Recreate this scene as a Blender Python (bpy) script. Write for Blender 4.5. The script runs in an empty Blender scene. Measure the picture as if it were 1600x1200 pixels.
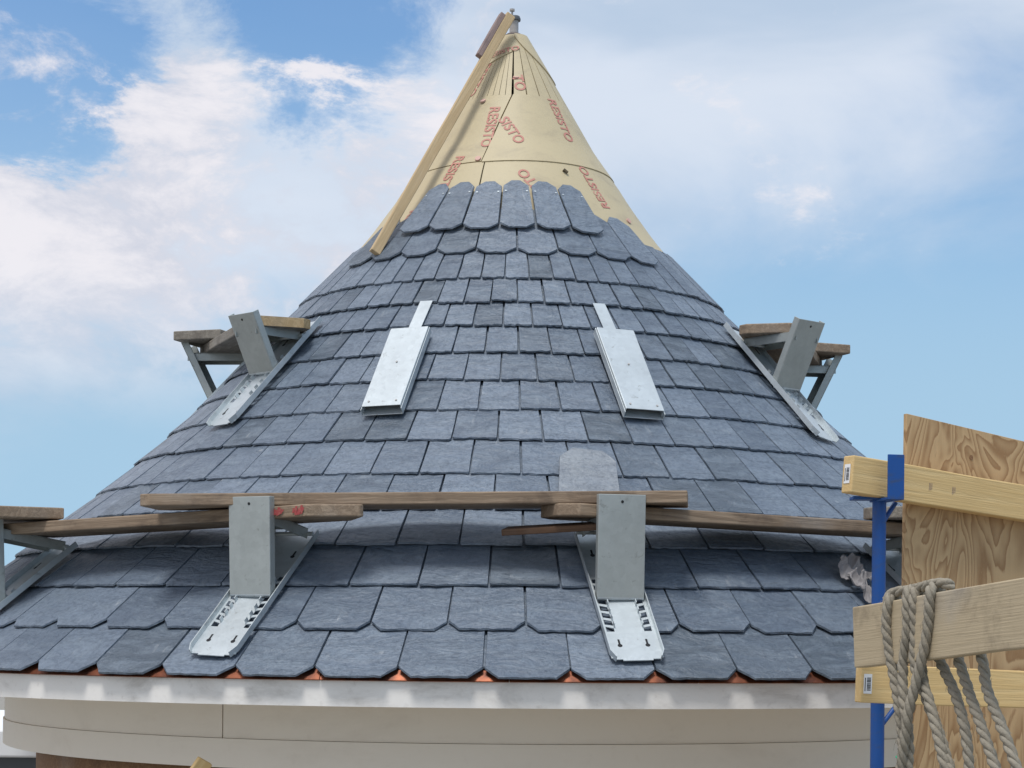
import bpy, bmesh, math, random
from mathutils import Vector, Matrix
random.seed(7)
C = bpy.context.scene.collection
R = math.radians

# ------------------------------------------------------------------ camera
F, PX, PY, ROLL = 3000.0, 850.0, 985.0, 0.0087          # focal length and principal point in photo pixels
CZ = 7.0                                                # eye height
CAM = Vector((0.147, -8.0, CZ))
cd = bpy.data.cameras.new('camera'); cam = bpy.data.objects.new('camera', cd); C.objects.link(cam)
cd.sensor_width = 36; cd.lens = F / 1600 * 36
cd.shift_x = (800 - PX) / 1600; cd.shift_y = (PY - 600) / 1600
cd.clip_start = 0.1; cd.clip_end = 3000
cam.matrix_world = Matrix.Translation(CAM) @ Matrix.Rotation(R(90), 4, 'X') @ Matrix.Rotation(ROLL, 4, 'Z')
bpy.context.scene.camera = cam

# ------------------------------------------------------------------ sky, sun, exposure
SUN_EL, SUN_AZ = R(68), R(200)       # azimuth clockwise from +Y: behind the camera, a little left
w = bpy.data.worlds.new('World'); bpy.context.scene.world = w; w.use_nodes = True
nt = w.node_tree; nt.nodes.clear()
def N(t, typ, **kw):
    n = t.nodes.new(typ)
    for k, v in kw.items(): setattr(n, k, v)
    return n
def L(t, a, b): t.links.new(a, b)
def setin(t, sock, v):
    if hasattr(v, 'links') or isinstance(v, bpy.types.NodeSocket): t.links.new(v, sock)
    else: sock.default_value = v
def math_(t, op, a, b=None, c=None, clamp=False):
    n = N(t, 'ShaderNodeMath', operation=op); n.use_clamp = clamp
    setin(t, n.inputs[0], a)
    if b is not None: setin(t, n.inputs[1], b)
    if c is not None: setin(t, n.inputs[2], c)
    return n.outputs[0]
def smooth(t, v, a, b):
    n = N(t, 'ShaderNodeMapRange', interpolation_type='SMOOTHSTEP'); setin(t, n.inputs['Value'], v)
    n.inputs['From Min'].default_value = a; n.inputs['From Max'].default_value = b
    return n.outputs['Result']
def mixc(t, f, a, b):
    n = N(t, 'ShaderNodeMix', data_type='RGBA'); setin(t, n.inputs[0], f); setin(t, n.inputs[6], a); setin(t, n.inputs[7], b)
    return n.outputs[2]
def noise(t, vec, scale, detail=6, rough=.55, dist=0.0):
    n = N(t, 'ShaderNodeTexNoise'); n.inputs['Scale'].default_value = scale; n.inputs['Detail'].default_value = detail
    n.inputs['Roughness'].default_value = rough; n.inputs['Distortion'].default_value = dist
    if vec is not None: L(t, vec, n.inputs['Vector'])
    return n.outputs['Fac']
def mapping(t, vec, scale=(1, 1, 1), loc=(0, 0, 0), rot=(0, 0, 0)):
    n = N(t, 'ShaderNodeMapping'); L(t, vec, n.inputs['Vector'])
    n.inputs['Scale'].default_value = scale; n.inputs['Location'].default_value = loc; n.inputs['Rotation'].default_value = rot
    return n.outputs[0]
sky = N(nt, 'ShaderNodeTexSky', sky_type='NISHITA'); sky.sun_disc = False
sky.sun_elevation = SUN_EL; sky.sun_rotation = SUN_AZ; sky.altitude = 50; sky.air_density = 1.0; sky.dust_density = 0.2; sky.ozone_density = 3.0
tc = N(nt, 'ShaderNodeTexCoord'); D = tc.outputs['Generated']
lift = N(nt, 'ShaderNodeVectorMath', operation='ADD'); L(nt, D, lift.inputs[0]); lift.inputs[1].default_value = (0, 0, .13)
nrm_ = N(nt, 'ShaderNodeVectorMath', operation='NORMALIZE'); L(nt, lift.outputs[0], nrm_.inputs[0]); L(nt, nrm_.outputs[0], sky.inputs['Vector'])
sep = N(nt, 'ShaderNodeSeparateXYZ'); L(nt, D, sep.inputs[0]); dx, dz = sep.outputs[0], sep.outputs[2]
big = noise(nt, mapping(nt, D, (1, 1, 1.7), (3.1, 0.4, 1.3)), 7, 7, .58, .3)
mid = noise(nt, mapping(nt, D, (1, 1, 1.8), (0.7, 2.2, 5.1)), 13, 10, .66, .25)
soft = noise(nt, mapping(nt, D, (1, 1, 2.6), (8.2, 1.2, 0.3)), 4.5, 5, .5, .4)
line = math_(nt, 'SUBTRACT', dz, math_(nt, 'MULTIPLY_ADD', dx, 0.24, 0.165))
line = math_(nt, 'ADD', line, math_(nt, 'MULTIPLY', math_(nt, 'SUBTRACT', big, 0.5), 0.16))
strat = math_(nt, 'MULTIPLY', smooth(nt, line, -0.03, 0.085), 0.93)
def blob(x, z, r):                                     # a gap in the cloud deck round one sky direction
    v = Vector((x, 1, z)).normalized()
    n = N(nt, 'ShaderNodeVectorMath', operation='DISTANCE'); L(nt, D, n.inputs[0]); n.inputs[1].default_value = v
    d = math_(nt, 'ADD', n.outputs['Value'], math_(nt, 'MULTIPLY', math_(nt, 'SUBTRACT', mid, 0.5), 0.13))
    return math_(nt, 'SUBTRACT', 1.0, smooth(nt, d, r * .45, r))
gap = math_(nt, 'MAXIMUM', math_(nt, 'MAXIMUM', blob(-.262, .287, .062), blob(-.118, .312, .058)), blob(-.30, .33, .05))
strat = math_(nt, 'MULTIPLY', strat, math_(nt, 'SUBTRACT', 1.0, math_(nt, 'MULTIPLY', gap, 0.92)))
skyc = sky.outputs[0]
sc = N(nt, 'ShaderNodeMix', data_type='RGBA', blend_type='MULTIPLY'); sc.inputs[0].default_value = 1; L(nt, skyc, sc.inputs[6]); sc.inputs[7].default_value = (.95, 1.25, 1.35, 1)
stc = mixc(nt, smooth(nt, soft, .35, .68), (3.9, 4.75, 5.9, 1), (5.5, 6.0, 6.8, 1))
hz = math_(nt, 'MULTIPLY', math_(nt, 'SUBTRACT', 1.0, smooth(nt, dz, .10, .34)), .9)      # paler air towards the horizon
skyh = mixc(nt, hz, sc.outputs[2], (3.05, 4.55, 5.8, 1))
col1 = mixc(nt, strat, skyh, stc)
cum = math_(nt, 'ADD', mid, math_(nt, 'MULTIPLY', dx, -0.75))
cum = math_(nt, 'ADD', cum, math_(nt, 'MULTIPLY', math_(nt, 'SUBTRACT', big, .5), .5))
cum = math_(nt, 'SUBTRACT', cum, math_(nt, 'MULTIPLY', gap, .16))
cumm = math_(nt, 'MULTIPLY', smooth(nt, cum, .52, .73), smooth(nt, dz, .09, .19))
cc = mixc(nt, smooth(nt, mid, .42, .66), (4.8, 4.98, 5.7, 1), (6.7, 6.5, 6.8, 1))
col2 = mixc(nt, math_(nt, 'MULTIPLY', cumm, .9), col1, cc)
bg = N(nt, 'ShaderNodeBackground'); L(nt, col2, bg.inputs[0]); bg.inputs[1].default_value = 0.105
wo = N(nt, 'ShaderNodeOutputWorld'); L(nt, bg.outputs[0], wo.inputs[0])

sd = bpy.data.lights.new('sun', 'SUN'); sun = bpy.data.objects.new('sun', sd); C.objects.link(sun)
sd.energy = 2.1; sd.angle = R(17); sd.color = (1.0, 0.98, 0.95)
sdir = Vector((math.sin(SUN_AZ) * math.cos(SUN_EL), math.cos(SUN_AZ) * math.cos(SUN_EL), math.sin(SUN_EL)))
sun.location = sdir * 60; sun.rotation_euler = (-sdir).to_track_quat('-Z', 'Y').to_euler()
vs = bpy.context.scene.view_settings
vs.view_transform = 'Standard'; vs.look = 'None'; vs.exposure = 0.33; vs.gamma = 1; vs.use_curve_mapping = False

# ------------------------------------------------------------------ pixels to places
def ray(px, py):
    a, b = px - PX, py - PY; ca, sa = math.cos(ROLL), math.sin(ROLL)
    return Vector(((a * ca + b * sa) / F, 1.0, -(-a * sa + b * ca) / F))
def at(px, py, depth): return CAM + ray(px, py) * depth

# roof profile: (radius, height over eye) of the slate face at each butt line, then the bare cone
ROW_R = [2.503, 2.328, 2.155, 1.988, 1.833, 1.680, 1.533, 1.405, 1.285, 1.178, 1.073, .980, .886, .793, .711]
ROW_Y = [1059, 984.4, 914.2, 850, 794, 740, 686, 639, 592.5, 549.5, 507.5, 470.5, 433.7, 394, 357]      # their heights in the photo, on the tower's near side
ROWS = [(r, (PY - y) * (8 - r) / F) for r, y in zip(ROW_R, ROW_Y)]
PROF = [(2.57, -.188)] + ROWS + [(.605, 1.630), (.495, 1.745), (.338, 1.965), (.168, 2.26), (.018, 2.51)]
SS = [0.0]
for a, b in zip(PROF, PROF[1:]): SS.append(SS[-1] + math.hypot(b[0] - a[0], b[1] - a[1]))
S0 = SS[1]
def prof(s):                                            # s measured up the slope from the eave butt line
    s += S0; s = max(0, min(SS[-1], s))
    for i in range(len(SS) - 1):
        if s <= SS[i + 1]:
            t = (s - SS[i]) / (SS[i + 1] - SS[i]); a, b = PROF[i], PROF[i + 1]
            return a[0] + (b[0] - a[0]) * t, a[1] + (b[1] - a[1]) * t + CZ
def slope(s):
    a, b = prof(s - .05), prof(s + .05); d = Vector((b[0] - a[0], b[1] - a[1])).normalized(); return d
def radius_at(z):
    h = z - CZ
    for a, b in zip(PROF, PROF[1:]):
        if a[1] <= h <= b[1]: return a[0] + (b[0] - a[0]) * (h - a[1]) / (b[1] - a[1])
    return 0
def cone(phi, s, n=0.0):                                # point on the roof; phi from the camera side, to the right
    r, z = prof(s); d = slope(s); r += d.y * n; z += -d.x * n
    return Vector((r * math.sin(phi), -r * math.cos(phi), z))
def hit(px, py, n=0.0):
    d = ray(px, py); t0 = 4.0
    while t0 < 9:
        p = CAM + d * t0
        if math.hypot(p.x, p.y) < radius_at(p.z): break
        t0 += .004
    p = CAM + d * t0
    return p
def frame(px0, py0, px1, py1):                          # origin, up-slope, side, normal of a thing lying on the roof
    a, b = hit(px0, py0), hit(px1, py1); U = (b - a).normalized()
    m = (a + b) / 2; rad = Vector((m.x, m.y, 0)).normalized()
    S = U.cross(Vector((rad.x, rad.y, 1.0))).normalized(); Nn = S.cross(U).normalized()
    return a, U, S, Nn, (b - a).length

# ------------------------------------------------------------------ mesh helpers
class MB:
    def __init__(s): s.v = []; s.f = []
    def add(s, vs, fs):
        o = len(s.v); s.v += [Vector(v) for v in vs]; s.f += [tuple(i + o for i in f) for f in fs]; return s
    def box(s, x0, x1, y0, y1, z0, z1, fr=None):
        vs = [(x, y, z) for z in (z0, z1) for x, y in ((x0, y0), (x1, y0), (x1, y1), (x0, y1))]
        if fr: o, X, Y, Z = fr; vs = [o + X * v[0] + Y * v[1] + Z * v[2] for v in vs]
        return s.add(vs, [(3, 2, 1, 0), (4, 5, 6, 7), (0, 1, 5, 4), (1, 2, 6, 5), (2, 3, 7, 6), (3, 0, 4, 7)])
    def prism(s, pts, z0, z1, fr=None):                 # polygon (counter-clockwise) in x, y between z0 and z1
        n = len(pts); vs = [Vector((p[0], p[1], z0)) for p in pts] + [Vector((p[0], p[1], z1)) for p in pts]
        if fr: o, X, Y, Z = fr; vs = [o + X * v[0] + Y * v[1] + Z * v[2] for v in vs]
        return s.add(vs, [tuple(range(n))[::-1], tuple(range(n, 2 * n))] + [(i, (i + 1) % n, n + (i + 1) % n, n + i) for i in range(n)])
    def tube(s, path, rad, k=10, cap=True):
        path = [Vector(p) for p in path]; n = len(path); rs = rad if isinstance(rad, list) else [rad] * n
        t0 = (path[1] - path[0]).normalized(); up = Vector((0, 0, 1)) if abs(t0.z) < .9 else Vector((1, 0, 0))
        A = t0.cross(up).normalized(); vs = []
        for i, p in enumerate(path):
            t = (path[min(i + 1, n - 1)] - path[max(i - 1, 0)]).normalized()
            A = (A - t * A.dot(t)).normalized(); B = t.cross(A)
            vs += [p + (A * math.cos(2 * math.pi * j / k) + B * math.sin(2 * math.pi * j / k)) * rs[i] for j in range(k)]
        fs = [(i * k + j, i * k + (j + 1) % k, (i + 1) * k + (j + 1) % k, (i + 1) * k + j) for i in range(n - 1) for j in range(k)]
        if cap: fs += [tuple(range(k))[::-1], tuple(range((n - 1) * k, n * k))]
        return s.add(vs, fs)
    def lathe(s, pts, p0=0.0, p1=2 * math.pi, n=96, closed=False, ctr=(0, 0)):   # profile (r, z) swept about the tower axis
        m = len(pts); full = abs(p1 - p0 - 2 * math.pi) < 1e-6; cols = n if full else n + 1; vs = []
        for j in range(cols):
            a = p0 + (p1 - p0) * j / n
            vs += [(ctr[0] + r * math.sin(a), ctr[1] - r * math.cos(a), z) for r, z in pts]
        fs = []
        for j in range(n):
            k = (j + 1) % cols
            for i in range(m if closed else m - 1):
                q = (i + 1) % m; fs.append((j * m + i, k * m + i, k * m + q, j * m + q))
        if closed and not full: fs += [tuple(range(m)), tuple(range((cols - 1) * m, cols * m))[::-1]]
        return s.add(vs, fs)
def put(name, mb, mat, parent=None, M=None, smoothed=False, bevel=0, angle=35, kind=None):
    """one mesh object; mesh given in world coordinates, or in the local frame M"""
    if M is None:
        lo = [min(v[i] for v in mb.v) for i in range(3)]; hi = [max(v[i] for v in mb.v) for i in range(3)]
        c = Vector([(a + b) / 2 for a, b in zip(lo, hi)]); M = Matrix.Translation(c); vs = [v - c for v in mb.v]
    else: vs = mb.v
    me = bpy.data.meshes.new(name); me.from_pydata([tuple(v) for v in vs], [], mb.f); me.update()
    bm = bmesh.new(); bm.from_mesh(me); bmesh.ops.recalc_face_normals(bm, faces=bm.faces); bm.to_mesh(me); bm.free()
    me.materials.append(mat)
    o = bpy.data.objects.new(name, me); C.objects.link(o)
    if parent is not None:
        o.parent = parent; o.matrix_basis = base_of(parent).inverted() @ M; WM[o.name] = M
    else: o.matrix_basis = M; WM[o.name] = M
    if smoothed:
        me.shade_smooth()
        try: me.set_sharp_from_angle(angle=R(angle))
        except Exception: pass
    if bevel:
        b = o.modifiers.new('bevel', 'BEVEL'); b.width = bevel; b.segments = 2; b.limit_method = 'ANGLE'; b.angle_limit = R(40)
    if kind: o['kind'] = kind
    return o
WM = {}
def base_of(o): return WM[o.name]
def thing(name, label, cat, loc, group=None):
    o = bpy.data.objects.new(name, None); C.objects.link(o); o.location = loc; o.empty_display_size = .1
    WM[o.name] = Matrix.Translation(Vector(loc)); return tag(o, label, cat, group)
def tag(o, label, cat, group=None):
    o['label'] = label; o['category'] = cat
    if group: o['group'] = group
    return o
def mframe(o, X, Y, Z):
    M = Matrix.Identity(4)
    for i, v in enumerate((X, Y, Z)): M[0][i], M[1][i], M[2][i] = v
    M.translation = o; return M

# ------------------------------------------------------------------ materials
def mat(name, base=(.5, .5, .5), rough=.6, metal=0.0, spec=.5):
    m = bpy.data.materials.new(name); m.use_nodes = True; t = m.node_tree
    b = t.nodes['Principled BSDF']; b.inputs['Base Color'].default_value = (*base, 1); b.inputs['Roughness'].default_value = rough
    b.inputs['Metallic'].default_value = metal; b.inputs['Specular IOR Level'].default_value = spec
    return m, t, b
def bump(t, b, h, strength, dist):
    n = N(t, 'ShaderNodeBump'); n.inputs['Strength'].default_value = strength; n.inputs['Distance'].default_value = dist
    L(t, h, n.inputs['Height']); L(t, n.outputs[0], b.inputs['Normal'])
def objco(t, spread=37.0):
    c = N(t, 'ShaderNodeTexCoord'); oi = N(t, 'ShaderNodeObjectInfo')
    v = N(t, 'ShaderNodeVectorMath', operation='MULTIPLY_ADD')
    cb = N(t, 'ShaderNodeCombineXYZ')
    for i in range(3): L(t, oi.outputs['Random'], cb.inputs[i])
    L(t, cb.outputs[0], v.inputs[0]); v.inputs[1].default_value = (spread, spread * .7, spread * 1.3); L(t, c.outputs['Object'], v.inputs[2])
    return v.outputs[0], oi.outputs['Random']
def slate_mat(name, c0, c1, dust):
    m, t, b = mat(name, rough=.5); v, rnd = objco(t)
    ge = N(t, 'ShaderNodeNewGeometry'); isl = math_(t, 'FRACT', math_(t, 'ADD', math_(t, 'MULTIPLY', ge.outputs['Random Per Island'], 7.3), math_(t, 'MULTIPLY', rnd, 13.7)))
    wv = N(t, 'ShaderNodeCombineXYZ'); off = N(t, 'ShaderNodeVectorMath', operation='ADD'); L(t, v, off.inputs[0])
    for i in range(3): L(t, math_(t, 'MULTIPLY', isl, 5.0), wv.inputs[i])
    L(t, wv.outputs[0], off.inputs[1]); v = off.outputs[0]
    cl = noise(t, mapping(t, v, (.8, 2.0, 1), (0, 0, 0), (0, 0, .35)), 8, 8, .62, .9)
    fine = noise(t, v, 60, 6, .65)
    streak = noise(t, mapping(t, v, (7, 1.5, 3), (0, 0, 0), (0, 0, .5)), 6, 6, .6, 1.2)
    base = mixc(t, isl, (*c0, 1), (*c1, 1))
    base = mixc(t, smooth(t, math_(t, 'FRACT', math_(t, 'MULTIPLY', isl, 9.7)), .72, .98), base, (c0[0] * .80, c0[1] * .80, c0[2] * .76, 1))
    base = mixc(t, math_(t, 'MULTIPLY', smooth(t, cl, .40, .66), .5), base, (c1[0] * 1.2, c1[1] * 1.18, c1[2] * 1.12, 1))
    base = mixc(t, math_(t, 'MULTIPLY', smooth(t, fine, .42, .66), .4), base, (c0[0] * .55, c0[1] * .57, c0[2] * .62, 1))
    patch = noise(t, v, 21, 7, .7, .6)
    base = mixc(t, math_(t, 'MULTIPLY', smooth(t, patch, .52, .68), .38), base, (c0[0] * .62, c0[1] * .64, c0[2] * .68, 1))
    chalk = math_(t, 'MULTIPLY', math_(t, 'MULTIPLY', smooth(t, streak, .58, .75), smooth(t, cl, .45, .65)), dust)
    base = mixc(t, chalk, base, (.42, .44, .45, 1))
    L(t, base, b.inputs['Base Color'])
    L(t, math_(t, 'MULTIPLY_ADD', fine, .26, .27), b.inputs['Roughness']); b.inputs['Specular IOR Level'].default_value = .6
    # riven face: stepped plateaus with sharp little edges
    st = N(t, 'ShaderNodeMath', operation='SNAP'); L(t, cl, st.inputs[0]); st.inputs[1].default_value = .07
    h = math_(t, 'ADD', math_(t, 'MULTIPLY', st.outputs[0], 1.0), math_(t, 'MULTIPLY', cl, 1.3))
    h = math_(t, 'ADD', h, math_(t, 'MULTIPLY', fine, .30))
    bump(t, b, h, .85, .012); return m
M_slate = slate_mat('slate', (.098, .128, .172), (.162, .202, .258), .5)
M_slate_dust = slate_mat('slate_dusty', (.19, .215, .25), (.26, .285, .315), 1.0)
def galv_mat(name, base, rough, metal):
    m, t, b = mat(name, base, rough, metal); v, rnd = objco(t)
    vo = N(t, 'ShaderNodeTexVoronoi'); L(t, v, vo.inputs['Vector']); vo.inputs['Scale'].default_value = 55
    cl = noise(t, v, 9, 6, .6)
    f = math_(t, 'ADD', math_(t, 'MULTIPLY', vo.outputs['Color'], .22), math_(t, 'MULTIPLY', cl, .8))
    k = lambda q: (base[0] * q, base[1] * q, base[2] * q, 1)
    L(t, mixc(t, f, k(.78), k(1.12)), b.inputs['Base Color'])
    wear = math_(t, 'MULTIPLY', smooth(t, noise(t, v, 34, 8, .72, .5), .58, .70), .55)
    L(t, mixc(t, wear, mixc(t, f, k(.70), k(1.14)), (base[0] * .45, base[1] * .42, base[2] * .38, 1)), b.inputs['Base Color'])
    sc_ = noise(t, mapping(t, v, (18, 1, 18)), 9, 5, .7)
    L(t, math_(t, 'MULTIPLY_ADD', sc_, .3, rough - .15), b.inputs['Roughness'])
    bump(t, b, cl, .12, .004); return m
M_galv = galv_mat('galvanised_steel', (.44, .47, .455), .5, .5)
M_galv_new = galv_mat('bright_galvanised_steel', (.58, .63, .65), .42, .55)
M_hole_shade, _, _ = mat('hole_shade', (.015, .016, .018), .9)  # near-black colour standing in for the shade inside holes
def wood_mat(name, light, dark, scale=1.0, stain=.4, ring=9.0, rough=.75, axis=0):
    m, t, b = mat(name, light, rough, 0, .3); v, rnd = objco(t, 11)
    s = [14, 14, 14]; s[axis] = .9
    vv = mapping(t, v, tuple(a * scale for a in s))
    g = noise(t, vv, 2.2, 7, .65, .5); gf = noise(t, mapping(t, v, (3.5 if axis == 0 else 160, 160 if axis == 0 else 3.5, 160)), 1.6, 4, .6)
    wa = N(t, 'ShaderNodeMath', operation='SINE'); L(t, math_(t, 'MULTIPLY', g, ring * 3.2), wa.inputs[0])
    f = math_(t, 'MULTIPLY_ADD', wa.outputs[0], .28, .45); f = math_(t, 'ADD', f, math_(t, 'MULTIPLY', math_(t, 'SUBTRACT', gf, .5), .9))
    c = mixc(t, math_(t, 'MULTIPLY', f, 1, clamp=True), (*light, 1), (*dark, 1))
    sm = noise(t, v, 6, 7, .65, .3)
    c = mixc(t, math_(t, 'MULTIPLY', smooth(t, sm, .5, .72), stain), c, (dark[0] * .55, dark[1] * .55, dark[2] * .6, 1))
    c = mixc(t, math_(t, 'MULTIPLY', smooth(t, noise(t, v, 3.1, 5, .6), .5, .75), stain * .5), c, (.42, .40, .37, 1))
    L(t, c, b.inputs['Base Color']); bump(t, b, math_(t, 'ADD', gf, math_(t, 'MULTIPLY', wa.outputs[0], .3)), .35, .003); return m
M_plank = wood_mat('weathered_plank', (.36, .27, .19), (.19, .135, .09), stain=.65)
M_plank_grey = wood_mat('grey_plank', (.31, .28, .235), (.18, .155, .125), stain=.6)
M_plank_new = wood_mat('yellow_plank', (.55, .40, .22), (.38, .26, .13), stain=.35)
M_stud = wood_mat('new_stud', (.74, .55, .28), (.62, .42, .18), stain=.12, ring=5)
M_board = wood_mat('worn_board', (.50, .41, .275), (.38, .30, .19), stain=.75, ring=3)
M_batten = wood_mat('batten', (.60, .46, .28), (.46, .33, .18), stain=.3, ring=5)
M_batten_dark = wood_mat('aged_batten', (.34, .25, .22), (.22, .16, .15), stain=.5)
M_brown = wood_mat('brown_sheathing', (.30, .17, .085), (.19, .10, .05), stain=.5)
M_strip = wood_mat('dark_strip', (.15, .085, .05), (.09, .05, .03), stain=.5)
def ply_mat():
    m, t, b = mat('plywood', rough=.65, spec=.3); v, rnd = objco(t, 3)
    jit = noise(t, mapping(t, v, (14, 14, 2.5)), 22, 5, .7)
    n = noise(t, mapping(t, v, (1.35, 1, .55), (1.7, 0, .4), (0, .35, 0)), 3.2, 3.0, .5, 1.1)
    n = math_(t, 'ADD', n, math_(t, 'MULTIPLY', jit, .012))
    saw = math_(t, 'FRACT', math_(t, 'MULTIPLY', n, 21))
    f = math_(t, 'MULTIPLY', math_(t, 'POWER', saw, 1.7), math_(t, 'SUBTRACT', 1.0, smooth(t, saw, .88, 1.0)))
    c = mixc(t, f, (.60, .41, .22, 1), (.27, .135, .055, 1))
    gr = noise(t, mapping(t, v, (90, 90, 3)), 3, 5, .6)
    c = mixc(t, math_(t, 'MULTIPLY', gr, .35), c, (.30, .19, .09, 1))
    vo = N(t, 'ShaderNodeTexVoronoi'); L(t, mapping(t, v, (1, .01, .6)), vo.inputs['Vector']); vo.inputs['Scale'].default_value = 3.1
    L(t, c, b.inputs['Base Color']); bump(t, b, math_(t, 'ADD', gr, math_(t, 'MULTIPLY', f, .4)), .3, .002); return m
M_ply = ply_mat()
def paint_mat(name, base, rough, dirt, dcol, sc=5.0, spec=.4):
    m, t, b = mat(name, base, rough, 0, spec); v, rnd = objco(t, 5)
    n1 = noise(t, mapping(t, v, (1, 1, 2)), sc, 7, .65, .4); n2 = noise(t, v, sc * 9, 5, .6)
    c = mixc(t, math_(t, 'MULTIPLY', smooth(t, n1, .48, .75), dirt), (*base, 1), (*dcol, 1))
    c = mixc(t, math_(t, 'MULTIPLY', smooth(t, n2, .55, .8), dirt * .6), c, (*dcol, 1))
    L(t, c, b.inputs['Base Color']); bump(t, b, n2, .08, .003); return m
M_fascia = paint_mat('white_fascia_paint', (.84, .81, .765), .55, .7, (.44, .41, .37), 3.5)
M_frieze = paint_mat('cream_frieze_paint', (.84, .775, .68), .6, .3, (.64, .57, .48), 3)
M_blue = paint_mat('blue_enamel', (.010, .072, .28), .42, .6, (.05, .065, .10), 26)
M_white = paint_mat('white_cap', (.78, .80, .82), .5, .15, (.5, .5, .5), 4)
M_dark = paint_mat('dark_trim', (.09, .10, .11), .5, .2, (.2, .2, .2), 4)
M_label = paint_mat('paper_label', (.80, .80, .80), .5, .05, (.6, .6, .6))
M_ink = paint_mat('black_ink', (.03, .03, .035), .6, .05, (.1, .1, .1))
M_redmark = paint_mat('red_spray', (.36, .06, .06), .6, .8, (.36, .24, .18), 60)
M_green = paint_mat('green_tape', (.03, .32, .17), .5, .1, (.05, .2, .1))
M_redink = paint_mat('red_ink', (.48, .20, .16), .6, .75, (.50, .38, .25), 30)
M_pink = paint_mat('pink_edge', (.58, .36, .30), .6, .4, (.5, .4, .3), 20)
M_insul = paint_mat('insulation_facer', (.50, .42, .265), .55, .65, (.37, .31, .21), 7)
M_gap_foam = paint_mat('dark_gap_foam', (.10, .08, .05), .9, .2, (.2, .16, .1), 20)  # dark tone: shade in the sheet joints put into the deck colour
M_lead = paint_mat('aged_copper_collar', (.13, .105, .10), .5, .4, (.22, .20, .19), 25)
M_steel = paint_mat('grey_pipe', (.42, .40, .38), .45, .3, (.25, .23, .22), 25)
M_rag = paint_mat('rag_cloth', (.30, .285, .285), .9, .6, (.19, .175, .18), 20, .1)
M_cop, t_, b_ = mat('copper', (.62, .24, .12), .5, .8)
v_, r_ = objco(t_); n_ = noise(t_, v_, 14, 6, .6)
L(t_, mixc(t_, smooth(t_, n_, .4, .7), (.28, .10, .055, 1), (.10, .042, .03, 1)), b_.inputs['Base Color']); bump(t_, b_, n_, .15, .004)
M_rope, t_, b_ = mat('hemp_rope', (.42, .36, .27), .9, 0, .1); v_, r_ = objco(t_)
n_ = noise(t_, v_, 90, 6, .7); n2_ = noise(t_, v_, 9, 4, .6)
L(t_, mixc(t_, math_(t_, 'ADD', math_(t_, 'MULTIPLY', n_, .7), math_(t_, 'MULTIPLY', n2_, .35)), (.13, .115, .09, 1), (.45, .405, .325, 1)), b_.inputs['Base Color']); bump(t_, b_, n_, .8, .004)
M_ground, t_, b_ = mat('ground', (.16, .15, .12), .95); v_, r_ = objco(t_)
L(t_, mixc(t_, noise(t_, v_, .8, 8, .6), (.20, .19, .16, 1), (.30, .28, .25, 1)), b_.inputs['Base Color'])

# ------------------------------------------------------------------ ground
g = put('ground', MB().add([(-900, -900, 0), (900, -900, 0), (900, 900, 0), (-900, 900, 0)], [(0, 1, 2, 3)]), M_ground); g['kind'] = 'structure'

# ------------------------------------------------------------------ turret wall under the eave
tw = thing('turret_wall', 'round cream turret wall with white fascia board under the slate eave', 'turret wall', (0, 0, 0))
def ringband(name, r, t, z0, z1, p0, p1, m, n=96):
    return put(name, MB().lathe([(r, CZ + z0), (r, CZ + z1), (r - t, CZ + z1), (r - t, CZ + z0)], p0, p1, n, True), m, tw, smoothed=True)
ringband('fascia', 2.468, .022, -.226, -.1475, 0, 2 * math.pi, M_fascia, 128)
put('soffit', MB().lathe([(2.444, CZ - .20), (1.98, CZ - .20)]), M_frieze, tw)
seam = -R(26.0)
ringband('frieze_board', 2.02, .03, -.355, -.21, seam + .0012, seam + 2 * math.pi - .0012, M_frieze, 128)
ringband('frieze_board', 2.026, .036, -.45, -.3562, 0, 2 * math.pi, M_frieze, 128)
ringband('sheathing', 1.90, .05, -CZ, -.40, 0, 2 * math.pi, M_brown, 96)

# ------------------------------------------------------------------ turret roof
roof = thing('turret_roof', 'conical turret roof of grey slates with bare yellow insulated tip', 'roof', (0, 0, CZ - .15))
deckp = []
s = .06
while s < 3.42:
    r, z = prof(s); d = slope(s); dd = .034 if s < 2.2 else .078; deckp.append((r - d.y * dd, z + d.x * dd)); s += .06
put('roof_deck', MB().lathe(deckp + [(.02, deckp[-1][1])]), M_gap_foam, roof, smoothed=True)  # deck coloured dark so open sheet joints look shaded
r0, z0 = prof(-.0); dv = slope(0)
def edge_pt(s, n): r, z = prof(s); return (r + dv.y * n, z - dv.x * n)
e0, e1 = edge_pt(.020, -.022), edge_pt(.14, -.024)
cops = 28
for k in range(cops):                                   # copper drip edge in folded lengths
    a0 = 2 * math.pi * k / cops + .02; a1 = a0 + 2 * math.pi / cops - .001
    put('copper_drip_edge', MB().lathe([(e1[0], e1[1]), e0, (e0[0] + .002, e0[1] - .005), (e0[0] + .006, e0[1] - .008), (e0[0] + .005, e0[1] - .010),
        (e0[0] - .004, e0[1] - .009), (e0[0] - .006, e0[1] - .004), (e1[0] - .003, e1[1] - .004)], a0, a1, 8, True), M_cop, roof, smoothed=True)

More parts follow.
